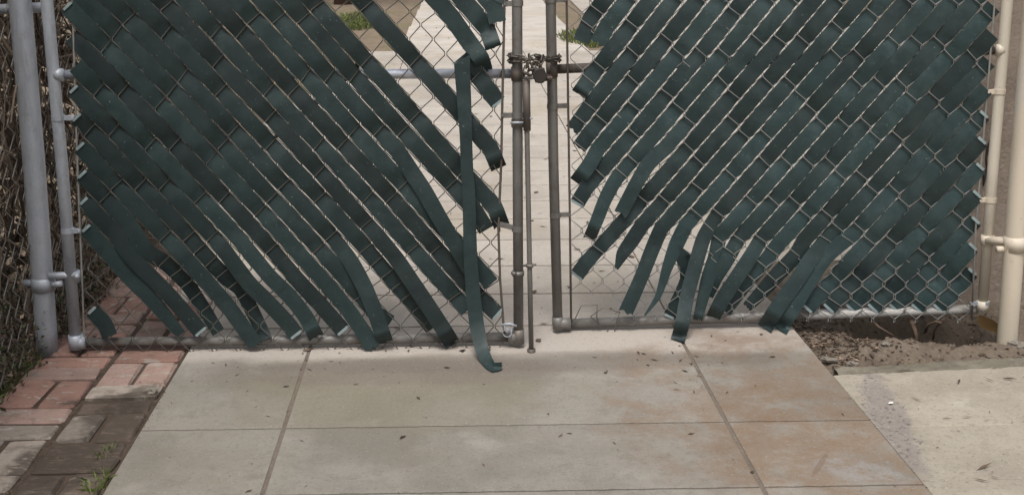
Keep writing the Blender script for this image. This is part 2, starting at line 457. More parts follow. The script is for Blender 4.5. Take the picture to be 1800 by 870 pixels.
# wide pale apron left and right of the drive beyond the gate, then the narrow walk
ap = MB()
a0 = [(-1.06, 4.36), (-1.30, 6.2), (-1.36, 8.6), (-.78, 12.56), (DX0 - .004, 12.9), (DX0 - .004, 4.0)]
def poly(mb, pts, z, zb):
    n = len(pts); mb.add([(x, y, z) for x, y in pts] + [(x, y, zb) for x, y in pts], [tuple(range(n))] + [(i, i + n, (i + 1) % n + n, (i + 1) % n) for i in range(n)])
poly(ap, a0[::-1], -.003, -.05)
tag(ap.build('concrete_strip', CONC_BACK), 'pale concrete beside the driveway beyond the left gate leaf', kind='structure')
ap = MB(); poly(ap, [(DX1 + .004, 4.78), (5.5, 4.78), (5.5, 12.9), (DX1 + .004, 12.9)], -.004, -.05)
poly(ap, [(1.9, 12.9), (5.5, 12.9), (7.5, 26), (2.3, 26)], -.004, -.05)
tag(ap.build('yard_pavement', CONC_BACK), 'pale concrete yard beyond the right gate leaf', kind='structure')
wk = tag(empty('garden_walk', (.2, 17, 0)), 'pale concrete walk leading away beyond the gate', kind='structure')
CONC_WALK = concrete('white_concrete', (.48, .435, .385), (.35, .315, .275), (.57, .52, .47), speck=.3)
for i in range(10):
    m = MB(); y0 = 12.905 + i * 1.5; m.box((.48 + .02 * i, y0 + .74, -.02), 1.06, .742, .02, bev=.004); m.build('slab', CONC_WALK, wk)

# right-hand pavement beside the drive, with faint joints
P0_, P1_ = G(1470, 652), G(1815, 634)
sp = tag(empty('side_pavement', (1.9, 2.6, 0)), 'yellowish concrete pavement to the right of the driveway', kind='structure')
ys = [.4, 1.2, 2.0, 2.78, 3.11, 3.49]
for i in range(len(ys) - 1):
    for xa, xb in ((DX1 + .0045, 3.4),):
        m = MB(); m.box(((xa + xb) / 2, (ys[i] + ys[i + 1]) / 2, -.024), (xb - xa) / 2, (ys[i + 1] - ys[i]) / 2 - .0012, .02, bev=.002)
        if i == len(ys) - 2:               # the far edge follows the curb
            for v in m.v:
                if v.y > 3.4: v.y = P0_.y - .022 + (P1_.y - P0_.y) * (v.x - P0_.x) / (P1_.x - P0_.x) + (v.y - ys[-1])
        m.build('slab', CONC_SIDE, sp)
# curb strip between pavement and dirt
cb = MB(); n = 40
P0, P1 = G(1470, 652), G(1815, 634)
prof = [(-.052, -.06), (-.050, .000), (-.040, .006), (-.012, .008), (.012, .007), (.038, .008), (.048, .001), (.05, -.06)]
V = []
for i in range(n + 1):
    t = i / n; p = P0.lerp(P1 + (P1 - P0) * .8, t)
    for k, (a, z) in enumerate(prof):
        V.append((p.x, p.y + a * (.55 + .25 * min(1, t * 2)) + .006 * mnoise.noise(Vector((p.x * 14, k, 0))), z - .007 + .010 * mnoise.noise(Vector((p.x * 16, k * 3, 4)))))
K = len(prof)
cb.add(V, [(i * K + k, (i + 1) * K + k, (i + 1) * K + k + 1, i * K + k + 1) for i in range(n) for k in range(K - 1)])
tag(cb.build('curb', CURB), 'low mossy concrete curb between the dirt and the right pavement', kind='structure')

# basket-weave brick strip
bp = tag(empty('brick_paving', (-1.15, 3.4, 0)), 'basket-weave strip of worn red and grey bricks left of the driveway', kind='structure')
bed = MB(); bed.box((-1.16, 3.2, -.022), .262, 2.1, .012); bed.build('sand_bed', BED, bp)
XL, XM = -1.395, -1.146
YL = [3.80, 3.588, 3.374, 3.160, 2.940]
def ext(ys, pitch, lo, hi):
    ys = list(ys)
    while ys[0] < hi: ys.insert(0, ys[0] + pitch)
    while ys[-1] > lo: ys.append(ys[-1] - pitch)
    return ys
nb = [0]
def brick(x0, x1, y0, y1, mat, dz=0.0, gap=.004):
    cx, cy = (x0 + x1) / 2, (y0 + y1) / 2
    a = rng.gauss(0, .012); ax = Vector((math.cos(a), math.sin(a), rng.gauss(0, .006))).normalized(); ay = Vector((-math.sin(a), math.cos(a), rng.gauss(0, .008))).normalized()
    az = ax.cross(ay)
    gap += rng.random() * .003
    m = MB(); m.box((cx, cy, -.03 + dz + rng.gauss(0, .0032)), (x1 - x0) / 2 - gap - rng.random() * .002, (y1 - y0) / 2 - gap - rng.random() * .002, .03, ax, ay, az, bev=.007)
    for v in m.v: v.x += rng.gauss(0, .0016); v.y += rng.gauss(0, .0016); v.z += rng.gauss(0, .0010)
    m.build('brick', mat, bp)
def pick(colm, cy):
    r = rng.random()
    if cy > 3.78: return BRICK_PINK if r < .6 else BRICK_RED
    if colm == 0:
        if cy > 3.30: return BRICK_RED if r < .5 else BRICK_PINK
        return BRICK_PALE if r < .5 else BRICK_GREY
    if cy > 3.55: return BRICK_PINK
    if cy > 3.42: return BRICK_PALE if r < .6 else BRICK_DARK
    return BRICK_DARK if r < .7 else BRICK_GREY
SPEC = {  # (column, module counted from the gate, brick) -> material and fixed look read off the photograph
    (0, 0, 0): BRICK_RED, (0, 0, 1): BRICK_PINK, (0, 1, 0): BRICK_RED, (0, 1, 1): BRICK_RED, (0, 2, 0): BRICK_PINK, (0, 2, 1): BRICK_GREY,
    (0, 3, 0): BRICK_GREY, (0, 3, 1): BRICK_PALE, (0, 4, 0): BRICK_PALE, (0, 4, 1): BRICK_DARK,
    (1, 0, 0): BRICK_PINK, (1, 0, 1): BRICK_PINK, (1, 1, 0): BRICK_PALE, (1, 1, 1): BRICK_DARK, (1, 2, 0): BRICK_GREY, (1, 2, 1): BRICK_DARK,
    (1, 3, 0): BRICK_DARK, (1, 3, 1): BRICK_DARK, (1, 4, 0): BRICK_DARK, (1, 4, 1): BRICK_DARK}
for colm, (xa, xb, ys0) in enumerate(((XL, XM, YL), (XM + .004, DX0 - .008, [3.735, 3.530, 3.323, 3.130, 2.936]))):
    ys = ext(ys0, .211, 1.3, 4.75)
    k0 = ys.index(ys0[0])
    for k in range(len(ys) - 1):
        y1, y0 = ys[k], ys[k + 1]
        horiz = ((k - k0) % 2 == 0) if colm == 0 else ((k - k0) % 2 == 1)
        for q in range(2):
            mt = SPEC.get((colm, k - k0, q)) or pick(colm, (y0 + y1) / 2)
            if horiz:
                ym = (y0 + y1) / 2
                brick(xa, xb, *((ym, y1) if q == 0 else (y0, ym)), mt)
            else:
                xm = (xa + xb) / 2
                brick(*((xa, xm) if q == 0 else (xm, xb)), y0, y1, mt)

# ------------------------------------------------------------------ the gate
PL = Plane(G(133, 620), G(915, 610))
PR = Plane(G(980, 584), G(1722, 572))
YT = -305                                  # photo row of the top rails (above the picture)

def interp(x, xs, ys):
    if x <= xs[0]: return ys[0] + (ys[1] - ys[0]) * (x - xs[0]) / (xs[1] - xs[0])
    if x >= xs[-1]: return ys[-1] + (ys[-1] - ys[-2]) * (x - xs[-1]) / (xs[-1] - xs[-2])
    return float(np.interp(x, xs, ys))

class Lattice:
    """the stretched chain-link fabric of one leaf: slat-wise wires m, node rows s, measured on the photograph and laid onto the leaf's plane"""
    def __init__(s, plane, sgn, yk, cint, cslope, rows, tilt, xl, xr):
        s.p, s.sgn, s.yk, s.ci, s.cs, s.rows, s.tilt, s.xl, s.xr = plane, sgn, yk, cint, cslope, rows, tilt, xl, xr
    def line(s, m, y):                     # x of wire m at photo row y
        return interp(y, s.yk, s.ci) + m * interp(y, s.yk, s.cs)
    def node(s, m, r):
        y = interp(r, list(range(len(s.rows))), s.rows)
        for _ in range(2):
            x = s.line(m, y); yy = interp(r, list(range(len(s.rows))), s.rows) + s.tilt * (x - 1600); y = yy
        return s.line(m, y), y

LR = Lattice(PR, 1, [0, 217, 427, 540], [1124, 954, 773, 672], [40.9, 39.06, 38.5, 38.4],
             [60, 84, 109, 133.5, 158, 181, 204.5, 228, 251, 274.5, 298, 321, 344, 367, 389.5, 412, 433, 454.5, 477, 500, 522, 543, 564], .011,
             lambda y: 996 + .013 * y, lambda y: 1752 - .088 * y if y < 430 else 1714 - .03 * (y - 430))
LL = Lattice(PL, -1, [0, 217, 427, 540, 620], [129, 337, 530, 632, 706], [44.1, 42.4, 41.7, 41.3, 41.0],
             [21.5, 44, 69.5, 95, 120, 146, 170, 193, 217, 241, 265, 289, 313, 336, 359, 382, 404, 426, 448, 470, 490, 510, 530, 550, 573, 597, 620], 0,
             lambda y: 124 + .04 * y, lambda y: 886 - .016 * y if y < 430 else 879 + .045 * (y - 430))

def tubepx(plane, pts, r, seg=12, off=0.0):
    m = MB(); m.tube([plane.at(x, y, off if not isinstance(off, (list, tuple)) else off[i]) for i, (x, y) in enumerate(pts)], r, seg); return m

def fabric(L, leaf, r, mat, rmax, skip=None):
    m = MB(); rmin = -17
    mm0 = -40; mm1 = 60
    wob = random.Random(3)
    for c, par in [(c, par) for c in range(mm0, mm1) for par in (0, 1)]:
        run = []
        def flush():
            nonlocal run
            if len(run) >= 3: m.tube(run, r, 5, False)
            run = []
        for rr in range(rmin + par, rmax + 1):
            # zigzag: steps along the slat-wise wire, then across it
            k = rr - rmin
            mi = c + (k + (0 if par == 0 else 1)) // 2 if L.sgn > 0 else c - (k + (1 if par == 0 else 0)) // 2
            x, y = L.node(mi, rr)
            bend = 1 if (k + par) % 2 == 0 else -1     # which side this bend points to
            xl, xr = L.xl(y), L.xr(y)
            if x < xl - 9 or x > xr + 9 or y < YT: flush(); continue
            x = min(max(x, xl - 1), xr + 1)
            jx, jy = wob.gauss(0, .45), wob.gauss(0, .45)
            hx = 1.5 * bend * L.sgn
            p = L.p.at(x + hx + jx, y + jy, .0022 * bend)
            p0 = L.p.at(x + hx + jx, y - 2.6 + jy, .0022 * bend); p1 = L.p.at(x + hx + jx, y + 2.6 + jy, -.0022 * bend)
            q = [p0, p1]
            if skip and skip(x, y): flush(); continue
            run.extend(q)
        flush()
    o = m.build('chain_link_mesh', mat, leaf, True)
    return o

def catmull(pts, step):
    """pts: list of tuples; returns densely sampled tuples along a Catmull-Rom curve (step in photo pixels)"""
    P = [np.array(p, float) for p in pts]
    out = []
    for i in range(len(P) - 1):
        p0 = P[i - 1] if i > 0 else 2 * P[0] - P[1]; p1, p2 = P[i], P[i + 1]; p3 = P[i + 2] if i + 2 < len(P) else 2 * P[-1] - P[-2]
        n = max(1, int(np.linalg.norm((p2 - p1)[:2]) / step))
        for k in range(n):
            t = k / n
            out.append(.35 * (p1 + (p2 - p1) * t) + .65 * .5 * ((2 * p1) + (p2 - p0) * t + (2 * p0 - 5 * p1 + 4 * p2 - p3) * t * t + (3 * p1 - p0 - 3 * p2 + p3) * t ** 3))
    out.append(P[-1]); return out

def ribbon(plane, C, torn=0.0, seed=0, thick=.0012, cross=6, slant=0.0, slant0=0.0, lift=True):
    """C: list of (x, y, width_px, off_m); a thin flat strip laid along it; the last end may be torn"""
    rr = random.Random(seed); n = len(C); m = MB(); fr = []; bk = []
    ts = [rr.random() * torn if torn else 0 for _ in range(cross + 1)]
    for i, c in enumerate(C):
        a = C[max(0, i - 1)]; b = C[min(n - 1, i + 1)]
        tx, ty = b[0] - a[0], b[1] - a[1]; l = math.hypot(tx, ty) or 1; tx /= l; ty /= l
        px, py = -ty, tx
        for j in range(cross + 1):
            u = j / cross - .5
            sx = sy = 0
            if i == n - 1:
                sh = ts[j] - slant * u * c[2]
                sx, sy = -tx * sh, -ty * sh
            if i == 0 and slant0: sx, sy = -tx * slant0 * u * c[2], -ty * slant0 * u * c[2]
            ww = c[2]
            x = c[0] + px * u * ww + sx; y = c[1] + py * u * ww + sy
            bow = .0008 * (1 - (2 * u) ** 2) + .0016 * mnoise.noise(Vector((x * .05, y * .05, seed)))
            o = c[3] + bow
            if lift:
                for _ in range(60):
                    if plane.at(x, y, o - thick).z > .004: break
                    o += .004
            fr.append(plane.at(x, y, o)); bk.append(plane.at(x, y, o - thick))
    N = cross + 1; fs = []
    for i in range(n - 1):
        for j in range(cross):
            a = i * N + j; fs.append((a, a + 1, a + N + 1, a + N))
    m.add(fr, fs); m.add(bk, [f[::-1] for f in fs])
    for j in (0, cross):
        V = [v for i in range(n) for v in (fr[i * N + j], bk[i * N + j])]
        m.add(V, [(2 * i, 2 * i + 1, 2 * i + 3, 2 * i + 2) for i in range(n - 1)])
    for i in (0, n - 1):
        V = [v for j in range(N) for v in (fr[i * N + j], bk[i * N + j])]
        m.add(V, [(2 * j, 2 * j + 1, 2 * j + 3, 2 * j + 2) for j in range(cross)])
    return m

def smooth_step(a, b, x):
    t = max(0, min(1, (x - a) / (b - a))); return t * t * (3 - 2 * t)

slat_id = [0]
def slat(L, leaf, mat, k, y0, y1, tail=(), w=None, torn=0.0, cap0=False, cap1=False, fold=0, label=None, weave=True, slant=0.0, dark_off=0.0, tail_off=.012, name='slat'):
    """slat in channel k from row y0 to y1, then along tail [(x, y[, width factor])]"""
    slat_id[0] += 1; sid = slat_id[0]; rr = random.Random(sid * 13 + 5)
    a = []
    step = 9; n = max(2, int((y1 - y0) / step))
    ph = rr.choice([0, 0, 0, 0, 1, 1, 2]) + (k // 3) % 2; per = 4 if L.sgn < 0 or (k < 13 and k % 2) else 3
    rows = L.rows
    def rowof(y): return interp(y, rows, list(range(len(rows))))
    wob = rr.gauss(0, 1); amp = rr.uniform(.0115, .0145)
    for i in range(n + 1):
        y = y0 + (y1 - y0) * i / n; x = L.line(k + .5, y)
        s0, s1 = L.line(k, y), L.line(k + 1, y); dx = L.line(k + .5, y + 5) - L.line(k + .5, y - 5); ang = math.atan2(10, abs(dx))
        pitch = (s1 - s0) * math.sin(ang)
        if L.sgn < 0: wf = .965 - .045 * smooth_step(250, 700, x + .5 * y)
        else: wf = .915 + .06 * smooth_step(1300, 1650, x + .45 * y)
        ww = (w or 1.0) * pitch * wf
        rw = rowof(y); off = .0055
        if weave:
            f = (rw - .5 - ph) / per; d = abs(f - round(f)) * per     # rows from the nearest crossing wire that lies over the slat
            off = -.0065 + amp * smooth_step(.06, .85, d) + .0014 * math.sin(rw * 1.9 + wob)
        if L.sgn > 0: off -= .0105 * smooth_step(1400, 1500, x) * smooth_step(450, 495, y)   # slats lie wholly behind the fabric here
        if weave: ww *= .955 + .045 * smooth_step(.06, .7, d)
        a.append((x + .8 * math.sin(y * .021 + wob), y, ww, off + dark_off))
    base_w = a[-1][2]
    if tail:
        a = a[:-1] if len(a) > 2 else a
        for q in tail:
            a.append((q[0], q[1], base_w * (q[2] if len(q) > 2 else 1.0), q[3] if len(q) > 3 else tail_off))
    C = catmull(a, 7 if torn or tail else 9)
    if fold:
        tot = 0; fx = []
        acc = [0]
        for i in range(len(C) - 1, 0, -1): acc.append(acc[-1] + math.hypot(C[i][0] - C[i - 1][0], C[i][1] - C[i - 1][1]))
        acc = acc[::-1]
        for i, c in enumerate(C):
            if acc[i] < fold: c[3] += -.045 * (1 - acc[i] / fold) * fold / 20
            elif acc[i] < fold * 2: c[3] += .006 * (1 - (acc[i] - fold) / fold)
    o = ribbon(L.p, C, torn, sid, slant=slant).build(name, mat, leaf, True)
    if label: o['label'] = label
    for flag, e in ((cap0, 0), (cap1, -1)):
        if not flag: continue
        p = C[e]; q = C[e + 3 if e == 0 else -4]
        dx, dy = p[0] - q[0], p[1] - q[1]; l = math.hypot(dx, dy); dx /= l; dy /= l
        if e == 0:
            cc = [(p[0] - dx * 1.5, p[1] - dy * 1.5, p[2] * .62, p[3] + .004), (p[0] + dx * 3.5, p[1] + dy * 3.5, p[2] * .62, p[3] + .006)]
        else:
            cc = [(p[0] - dx * 1, p[1] - dy * 1, p[2] * .8, p[3] + .001), (p[0] + dx * 3.5, p[1] + dy * 3.5, p[2] * .8, p[3] - .001)]
        ribbon(L.p, cc, 0, sid, .003, 2).build('slat_cap', CAP, o)
    return o

def band(leaf, plane, x0, x1, y0, y1, r, hw, mat, tabx, name='tension_band'):
    """a strap round the upright centred on x0 with a flat tab that reaches to tabx"""
    m = MB(); c = plane.at(x0, y0); up = Vector((0, 0, 1)); n = 16
    V = []; 
    for z in (-hw, hw):
        for k in range(n):
            a = 2 * math.pi * k / n
            V.append(c + plane.d * math.cos(a) * r + plane.n * math.sin(a) * r + up * z)
    fs = [(k, (k + 1) % n, n + (k + 1) % n, n + k) for k in range(n)] + [tuple(range(n))[::-1], tuple(range(n, 2 * n))]
    m.add(V, fs)
    t = plane.at(tabx, y1); mid = (c + t) / 2; ax = (t - c); ln = ax.length; ax.normalize()
    az = ax.cross(plane.n).normalized()
    m.box(mid, ln / 2, .005, hw * .92, ax, plane.n, az)
    m.tube([t - plane.n * .012 - ax * .006, t + plane.n * .012 - ax * .006], .0045, 6)
    return m.build(name, mat, leaf, False)

def fitting(leaf, name, plane, pts, r, mat, off=0.0):
    return tubepx(plane, pts, r, 14, off).build(name, mat, leaf, True)

# ---- left leaf
left = tag(empty('gate_leaf', PL.at(133, 619)), 'left chain-link gate leaf with green slats slanting down towards the padlock', 'gate', 'pair of chain-link gate leaves')
tubepx(PL, [(58, YT), (82, 0), (109, 290), (133.5, 606)], .0192, 16).build('upright', GALV, left, True)
tubepx(PL, [(907, YT), (909, 0), (910, 300), (911.5, 600)], .0172, 16).build('upright', GALV_DULL, left, True)
tubepx(PL, [(146, 602), (520, 597), (903, 592)], .0172, 14, -.023).build('bottom_rail', GALV_DULL, left, True)
tubepx(PL, [(92, 132), (500, 131), (901, 130)], .0165, 14, -.023).build('middle_rail', GALV_SHINY, left, True)
tubepx(PL, [(66, YT), (898, YT)], .0172, 14, -.023).build('top_rail', GALV, left, True)
fitting(left, 'corner_fitting', PL, [(133, 588), (134.5, 612)], .0245, GALV)
fitting(left, 'corner_fitting', PL, [(132, 602), (150, 601.5)], .0225, GALV)
fitting(left, 'corner_fitting', PL, [(911.3, 578), (912, 603)], .0195, GALV_DULL)
fitting(left, 'corner_fitting', PL, [(909, 592), (893, 592)], .0195, GALV_DULL)
fitting(left, 'rail_fitting', PL, [(97, 132), (111, 132)], .0205, GALV)
fitting(left, 'rail_fitting', PL, [(908.5, 118), (909, 142)], .0195, GALV_BROWN)
for y, xx, tx in ((-130, 72, 112), (207, 102, 131), (405, 119, 142), ):
    band(left, PL, xx, xx, y, y + 1, .0212, .0085, GALV, tx)
for y, y2, tx in ((6, 8, 884), (203, 203, 880), (402, 394, 878), (-180, -180, 886)):
    band(left, PL, 909.5, 909.5, y, y2, .0192, .009, GALV_DULL, tx)
tubepx(PL, [(124, -290), (127, 0), (136, 290), (148, 590), (149, 603)], .0035, 6).build('tension_bar', WIRE_R, left, True)
tubepx(PL, [(889, -290), (887, 0), (883, 180), (881, 290), (876, 400), (879, 490), (885, 570), (887, 586)], .0042, 6, .003).build('tension_bar', GALV_BROWN, left, True)
fabric(LL, left, .0019, WIRE, 26)
# slats: k, start row, last woven row, tail
def startL(k):                             # the slats of the left edge start where their channel leaves the fabric
    y = -290
    while y < 600 and LL.line(k + .5, y) < LL.xl(y) - 2: y += 2
    return y
S = lambda *a, **kw: slat(LL, left, SLAT, *a, **kw)
S(-9, 402, 418, [(195, 450), (231, 491, .97), (266, 526, .92), (288, 551, .85), (318, 588, .62)], cap0=True, tail_off=.004)
S(-8, 354, 420, [(229, 450), (262, 483), (292, 513), (317, 541), (352, 582)], cap0=True, cap1=True, w=.98)
S(-7, 307, 400, [(257, 440), (292, 463, .95, -.012), (327, 496, .95, -.03), (353, 534, .85, -.035), (384, 584, .8, -.02)], cap0=True)
S(-6, 258, 470, [(375, 508), (398, 534), (423, 569), (451, 608, .95, .02)], cap0=True, torn=7, tail_off=.014)
S(-5, 207, 425, [(375, 465, 1, -.006), (398, 488, 1, -.02), (423, 508, .95, -.03), (441, 541, .9, -.03), (461, 582, .85, -.01), (470, 600, .8, .004)], cap0=True, torn=6)
S(-4, 158, 440, [(436, 496), (469, 529), (502, 564), (520, 587)], cap0=True, cap1=True, tail_off=.006)
S(-3, 116, 430, [(474, 486), (508, 519), (537, 556), (557, 594, 1, .022)], torn=6, fold=13, tail_off=.016)
S(-2, 64, 450, [(522, 491), (562, 534), (602, 580)], cap1=True, tail_off=.005)
S(-1, 12, 450, [(582, 508), (613, 546), (640, 585, 1, .022), (657, 614, 1, .026)], cap0=True, torn=7, tail_off=.012)
S(0, startL(0), 560, [(686, 567, 1.0, -.004)], weave=True, tail_off=-.004)
S(1, startL(1), 430, [(618, 462, 1, .012), (641, 505, 1, .022), (661, 553, 1, .03), (678, 604, 1, .034)], torn=5, fold=15)
S(2, startL(2), 440, [(690, 492, 1, -.008), (730, 540, .95, -.012), (758, 579, .75, -.012)], tail_off=-.008)
S(3, startL(3), 420, [(698, 457, 1, .01), (726, 498, 1, .02), (755, 541, 1, .028), (781, 581, 1, .034), (796, 606, 1, .03)], fold=21)
S(4, startL(4), 545)
S(5, startL(5), 536, [(874, 551, 1, .006)], cap1=True)
S(6, startL(6), 480, [(864, 499, 1, .006)])
S(7, startL(7), 275, [(722, 300, 1, .004), (747, 338, 1, .018), (772, 382, .98, .026), (800, 430, .95, .028), (826, 474, .95, .02)])
S(8, startL(8), 380, [(855, 404, 1, -.004)], tail_off=-.004)
S(9, startL(9), 372, [(883, 400, 1, .010)], fold=19, torn=4)
S(11, startL(11), 268, [(877, 296, 1, .012)], fold=14)
S(13, 100, 160, [(875, 180, 1, .004)], cap1=True)
S(14, startL(14), 40, [(824, 74, 1, .006), (846, 104, .95, .02), (858, 142, .8, .004)], torn=5, fold=34, label='slat crumpled and bent under at its lower end')
S(15, startL(15), 60, [(868, 86, 1, .024)], fold=6, tail_off=.018, torn=2)
S(16, startL(16), 22, [(875, 41, 1, .012)], torn=2)
S(17, startL(17), -8, [(876, 5, .9, .008)])
for k in (12, 10): S(k, startL(k), -36 if k == 12 else -60, torn=8)
# scrap of slat left in the bottom corner
slat(LL, left, SLAT, -12, 546, 580, [(193, 591, 1, .004)], cap0=True, label='short scrap of slat left in the bottom corner')
# drop rod and its hardware
rod = MB(); rod.tube([PL.at(x, y, o) for x, y, o in ((925, 140, .03), (926, 215, .034), (928, 320, .036), (931, 470, .04), (934, 619, .045))], .0085, 10)
ro = rod.build('drop_rod', GALV_DULL, left, True)
m = MB(); m.tube([PL.at(934, 613, .045), PL.at(934, 622, .045)], .0145, 12); m.build('rod_foot', GALV_BROWN, ro, True)
m = MB(); m.tube([PL.at(931, 464, .04), PL.at(931, 469, .04)], .0135, 12); m.tube([PL.at(919, 467, .02), PL.at(942, 465, .04)], .0035, 6); m.build('rod_collar', GALV_DULL, ro, True)
m = MB(); m.tube([PL.at(925, 141, .03), PL.at(926.5, 230, .034)], .0125, 10); m.build('rod_sleeve', GALV_BROWN, ro, True)
band(left, PL, 909.5, 909.5, 217, 217, .0205, .013, GALV_BROWN, 926, 'rod_bracket')
m = MB(); m.tube([PL.at(897, 216, .026), PL.at(922, 216, .03)], .004, 6); m.tube([PL.at(922, 209, .036), PL.at(936, 208, .04)], .003, 6); m.build('bracket_bolt', GALV, left, True)
m = MB(); m.tube([PL.at(910.5, 476, 0), PL.at(910.7, 484, 0)], .021, 14); m.tube([PL.at(900, 480, .018), PL.at(906, 481, .03)], .006, 8); m.build('clamp_ring', GALV_DULL, left, True)
# twisted tie wire at the bottom corner
m = MB()
pts = [PL.at(890 + 7 * math.cos(t * 2.1) + t * .7, 585 - 7 * math.sin(t * 2.1) - (t > 3) * 8, .02 + .006 * math.sin(t * 3)) for t in np.linspace(0, 6.0, 40)]
m.tube(pts, .0019, 5); m.tube([PL.at(882, 571, .015), PL.at(896, 569, .022), PL.at(908, 573, .02)], .0045, 6); m.build('tie_wire', GALV, left, True)

# ---- loose strip hung over the fabric of the left leaf
strip_c = [(811.5, 104, 29, .030), (812.5, 122, 27.5, .033), (816, 180, 25, .036), (819, 240, 22, .038), (821, 300, 22, .04), (824, 340, 22.5, .042),
           (827, 450, 24, .046), (832, 520, 25.5, .054), (838, 570, 26, .07), (846, 610, 24, .11), (856, 634, 21, .16), (867, 645, 17, .19), (884, 642, 12, .205)]
m = ribbon(PL, catmull(strip_c, 6), 3, 91, slant0=-.45)
m2 = ribbon(PL, [(813, 104, 27, .028), (822, 110, 26, .010), (838, 121, 26, .004), (850, 135, 26, -.006)], 4, 92); m.add(m2.v, m2.f)
tag(m.build('loose_slat', SLAT, None, True, loc=PL.at(866, 646, .1)), 'loose dark green slat hanging straight down over the left gate leaf to the concrete', 'slat')

# ---- right leaf
right = tag(empty('gate_leaf', PR.at(980, 583)), 'right chain-link gate leaf with dusty green slats slanting up towards the cream post', 'gate', 'pair of chain-link gate leaves')
tubepx(PR, [(958, YT), (968, 0), (973, 290), (980.5, 574)], .0176, 16).build('upright', GALV_DULL, right, True)
tubepx(PR, [(1798, YT), (1771, 0), (1746, 290), (1727, 540)], .0190, 16).build('upright', CREAM_PEEL, right, True)
tubepx(PR, [(988, 569), (1330, 556.5), (1420, 553)], .0178, 14, -.023).build('bottom_rail', GALV_DULL, right, True)
tubepx(PR, [(1420, 553), (1716, 543)], .0182, 14, -.023).build('bottom_rail', PALE_RAIL, right, True)
tubepx(PR, [(978, 122), (1360, 105), (1758, 88)], .0165, 14, -.023).build('middle_rail', GALV_BROWN, right, True)
tubepx(PR, [(966, YT), (1790, YT - 8)], .0172, 14, -.023).build('top_rail', GALV, right, True)
fitting(right, 'corner_fitting', PR, [(980, 556), (981, 577)], .0200, GALV_DULL)
fitting(right, 'corner_fitting', PR, [(980, 569), (1003, 568)], .0200, GALV_DULL)
fitting(right, 'corner_fitting', PR, [(1728, 528), (1727, 546)], .0215, CREAM_PEEL)
fitting(right, 'rail_fitting', PR, [(1751, 89), (1763, 88)], .021, CREAM_PEEL)
fitting(right, 'rail_fitting', PR, [(969.5, 108), (970.5, 136)], .0200, GALV_BROWN)
for y, xc, tx in ((1, 968, 997), (187, 971.5, 998), (378, 976, 1003), (-170, 963, 993)):
    band(right, PR, xc, xc, y, y - 1, .0197, .0085, GALV_DULL, tx)
for y, xc, tx in ((161, 1757, 1733), (351, 1741, 1719), (-150, 1784, 1758)):
    band(right, PR, xc, xc, y, y + 1, .0212, .0085, CREAM, tx)
band(right, PR, 1729, 1729, 531, 534, .0215, .006, GALV, 1706)
tubepx(PR, [(990, -290), (996, 0), (999, 200), (1002, 400), (1004, 566)], .0040, 6, .002).build('tension_bar', GALV_BROWN, right, True)
tubepx(PR, [(1772, -290), (1748, 10), (1732, 200), (1715, 400), (1712, 470), (1708, 562)], .0040, 6, .002).build('tension_bar', WIRE_R, right, True)
def torn_fabric(x, y): return (1012 < x < 1065 and y > 528) 
fabric(LR, right, .0018, WIRE_R, 22, torn_fabric)
m = MB()
for pts in ([(1008, 566), (1022, 537), (1050, 536), (1049, 556), (1055, 572)], [(1056, 575), (1038, 556), (1060, 541), (1090, 549), (1084, 562), (1080, 585)], [(1087, 563), (1112, 572), (1125, 558)], [(1066, 574), (1069, 580), (1066, 588)]):
    m.tube([PR.at(x, y, .002) for x, y in pts], .0021, 5, False)
m.build('broken_wire', WIRE, right, True)
def startR(k):
    y = -290
    while y < 560 and LR.line(k + .5, y) > LR.xr(y) - 3: y += 2
    return y
S = lambda *a, **kw: slat(LR, right, SLAT_R, *a, **kw)
S(-2, startR(-2), 40, [(1021, 75, 1, .004)], torn=3)
S(-1, startR(-1), 55, [(1049, 80, 1, .008)], torn=11)
S(0, startR(0), 140, [(1017, 167, 1, .012)], torn=2, fold=7, tail_off=.012)
S(1, startR(1), 190, [(1004, 231, .95, -.004)], torn=6, tail_off=-.004)
S(2, startR(2), 240, [(1016, 262, 1, 0)], torn=4)
S(3, startR(3), 270, [(1037, 288, 1, .014), (1013, 321, 1, .016)], fold=15)
S(4, startR(4), 340, [(1015, 357, 1, 0)], cap1=True)
S(5, startR(5), 290, [(1083, 315, 1, .004), (1064, 350, .95, .014), (1049, 388, .9, .02), (1035, 422, .85, .016)], fold=20, torn=3)
S(6, startR(6), 270, [(1140, 288, 1, .01), (1117, 326, .95, .018), (1089, 380, .92, .02)], torn=7)
S(7, startR(7), 470, [(1014, 484, 1, 0)], cap1=True)
S(8, startR(8), 405, [(1110, 424, 1, .004), (1094, 447, .85, .006), (1083, 475, .2, .006)], torn=6)
S(9, startR(9), 410, [(1147, 437, 1, .004), (1127, 488, .95, .014), (1099, 551, .98, .02)], torn=5)
S(10, startR(10), 405, [(1189, 430, 1, .004), (1173, 470, .72, .01), (1157, 520, .42, .012), (1132, 556, .1, .01)], torn=3)
slat(LR, right, SLAT_R, 11, 440, 452, [(1206, 490, .8, -.004), (1177, 555, .8, -.004)], cap1=True, weave=False, tail_off=-.004)
S(11, startR(11), 385, [(1237, 418, 1, .008), (1222, 468, 1, .030), (1208, 520, .98, .060), (1199, 570, .98, .105), (1191, 599, .98, .135)], fold=26, torn=1)
S(12, startR(12), 425, [(1257, 452, 1, 0), (1243, 495, .95, .008), (1224, 570, .6, .006)], torn=5, fold=14)
S(13, startR(13), 430, [(1278, 456, 1, .002), (1258, 488, .95, .006), (1243, 521, .8, -.004)], torn=3)
S(14, startR(14), 430, [(1318, 453, 1, .01), (1296, 486, 1, .02), (1271, 524, 1, .024), (1253, 559, .95, .014)], fold=12)
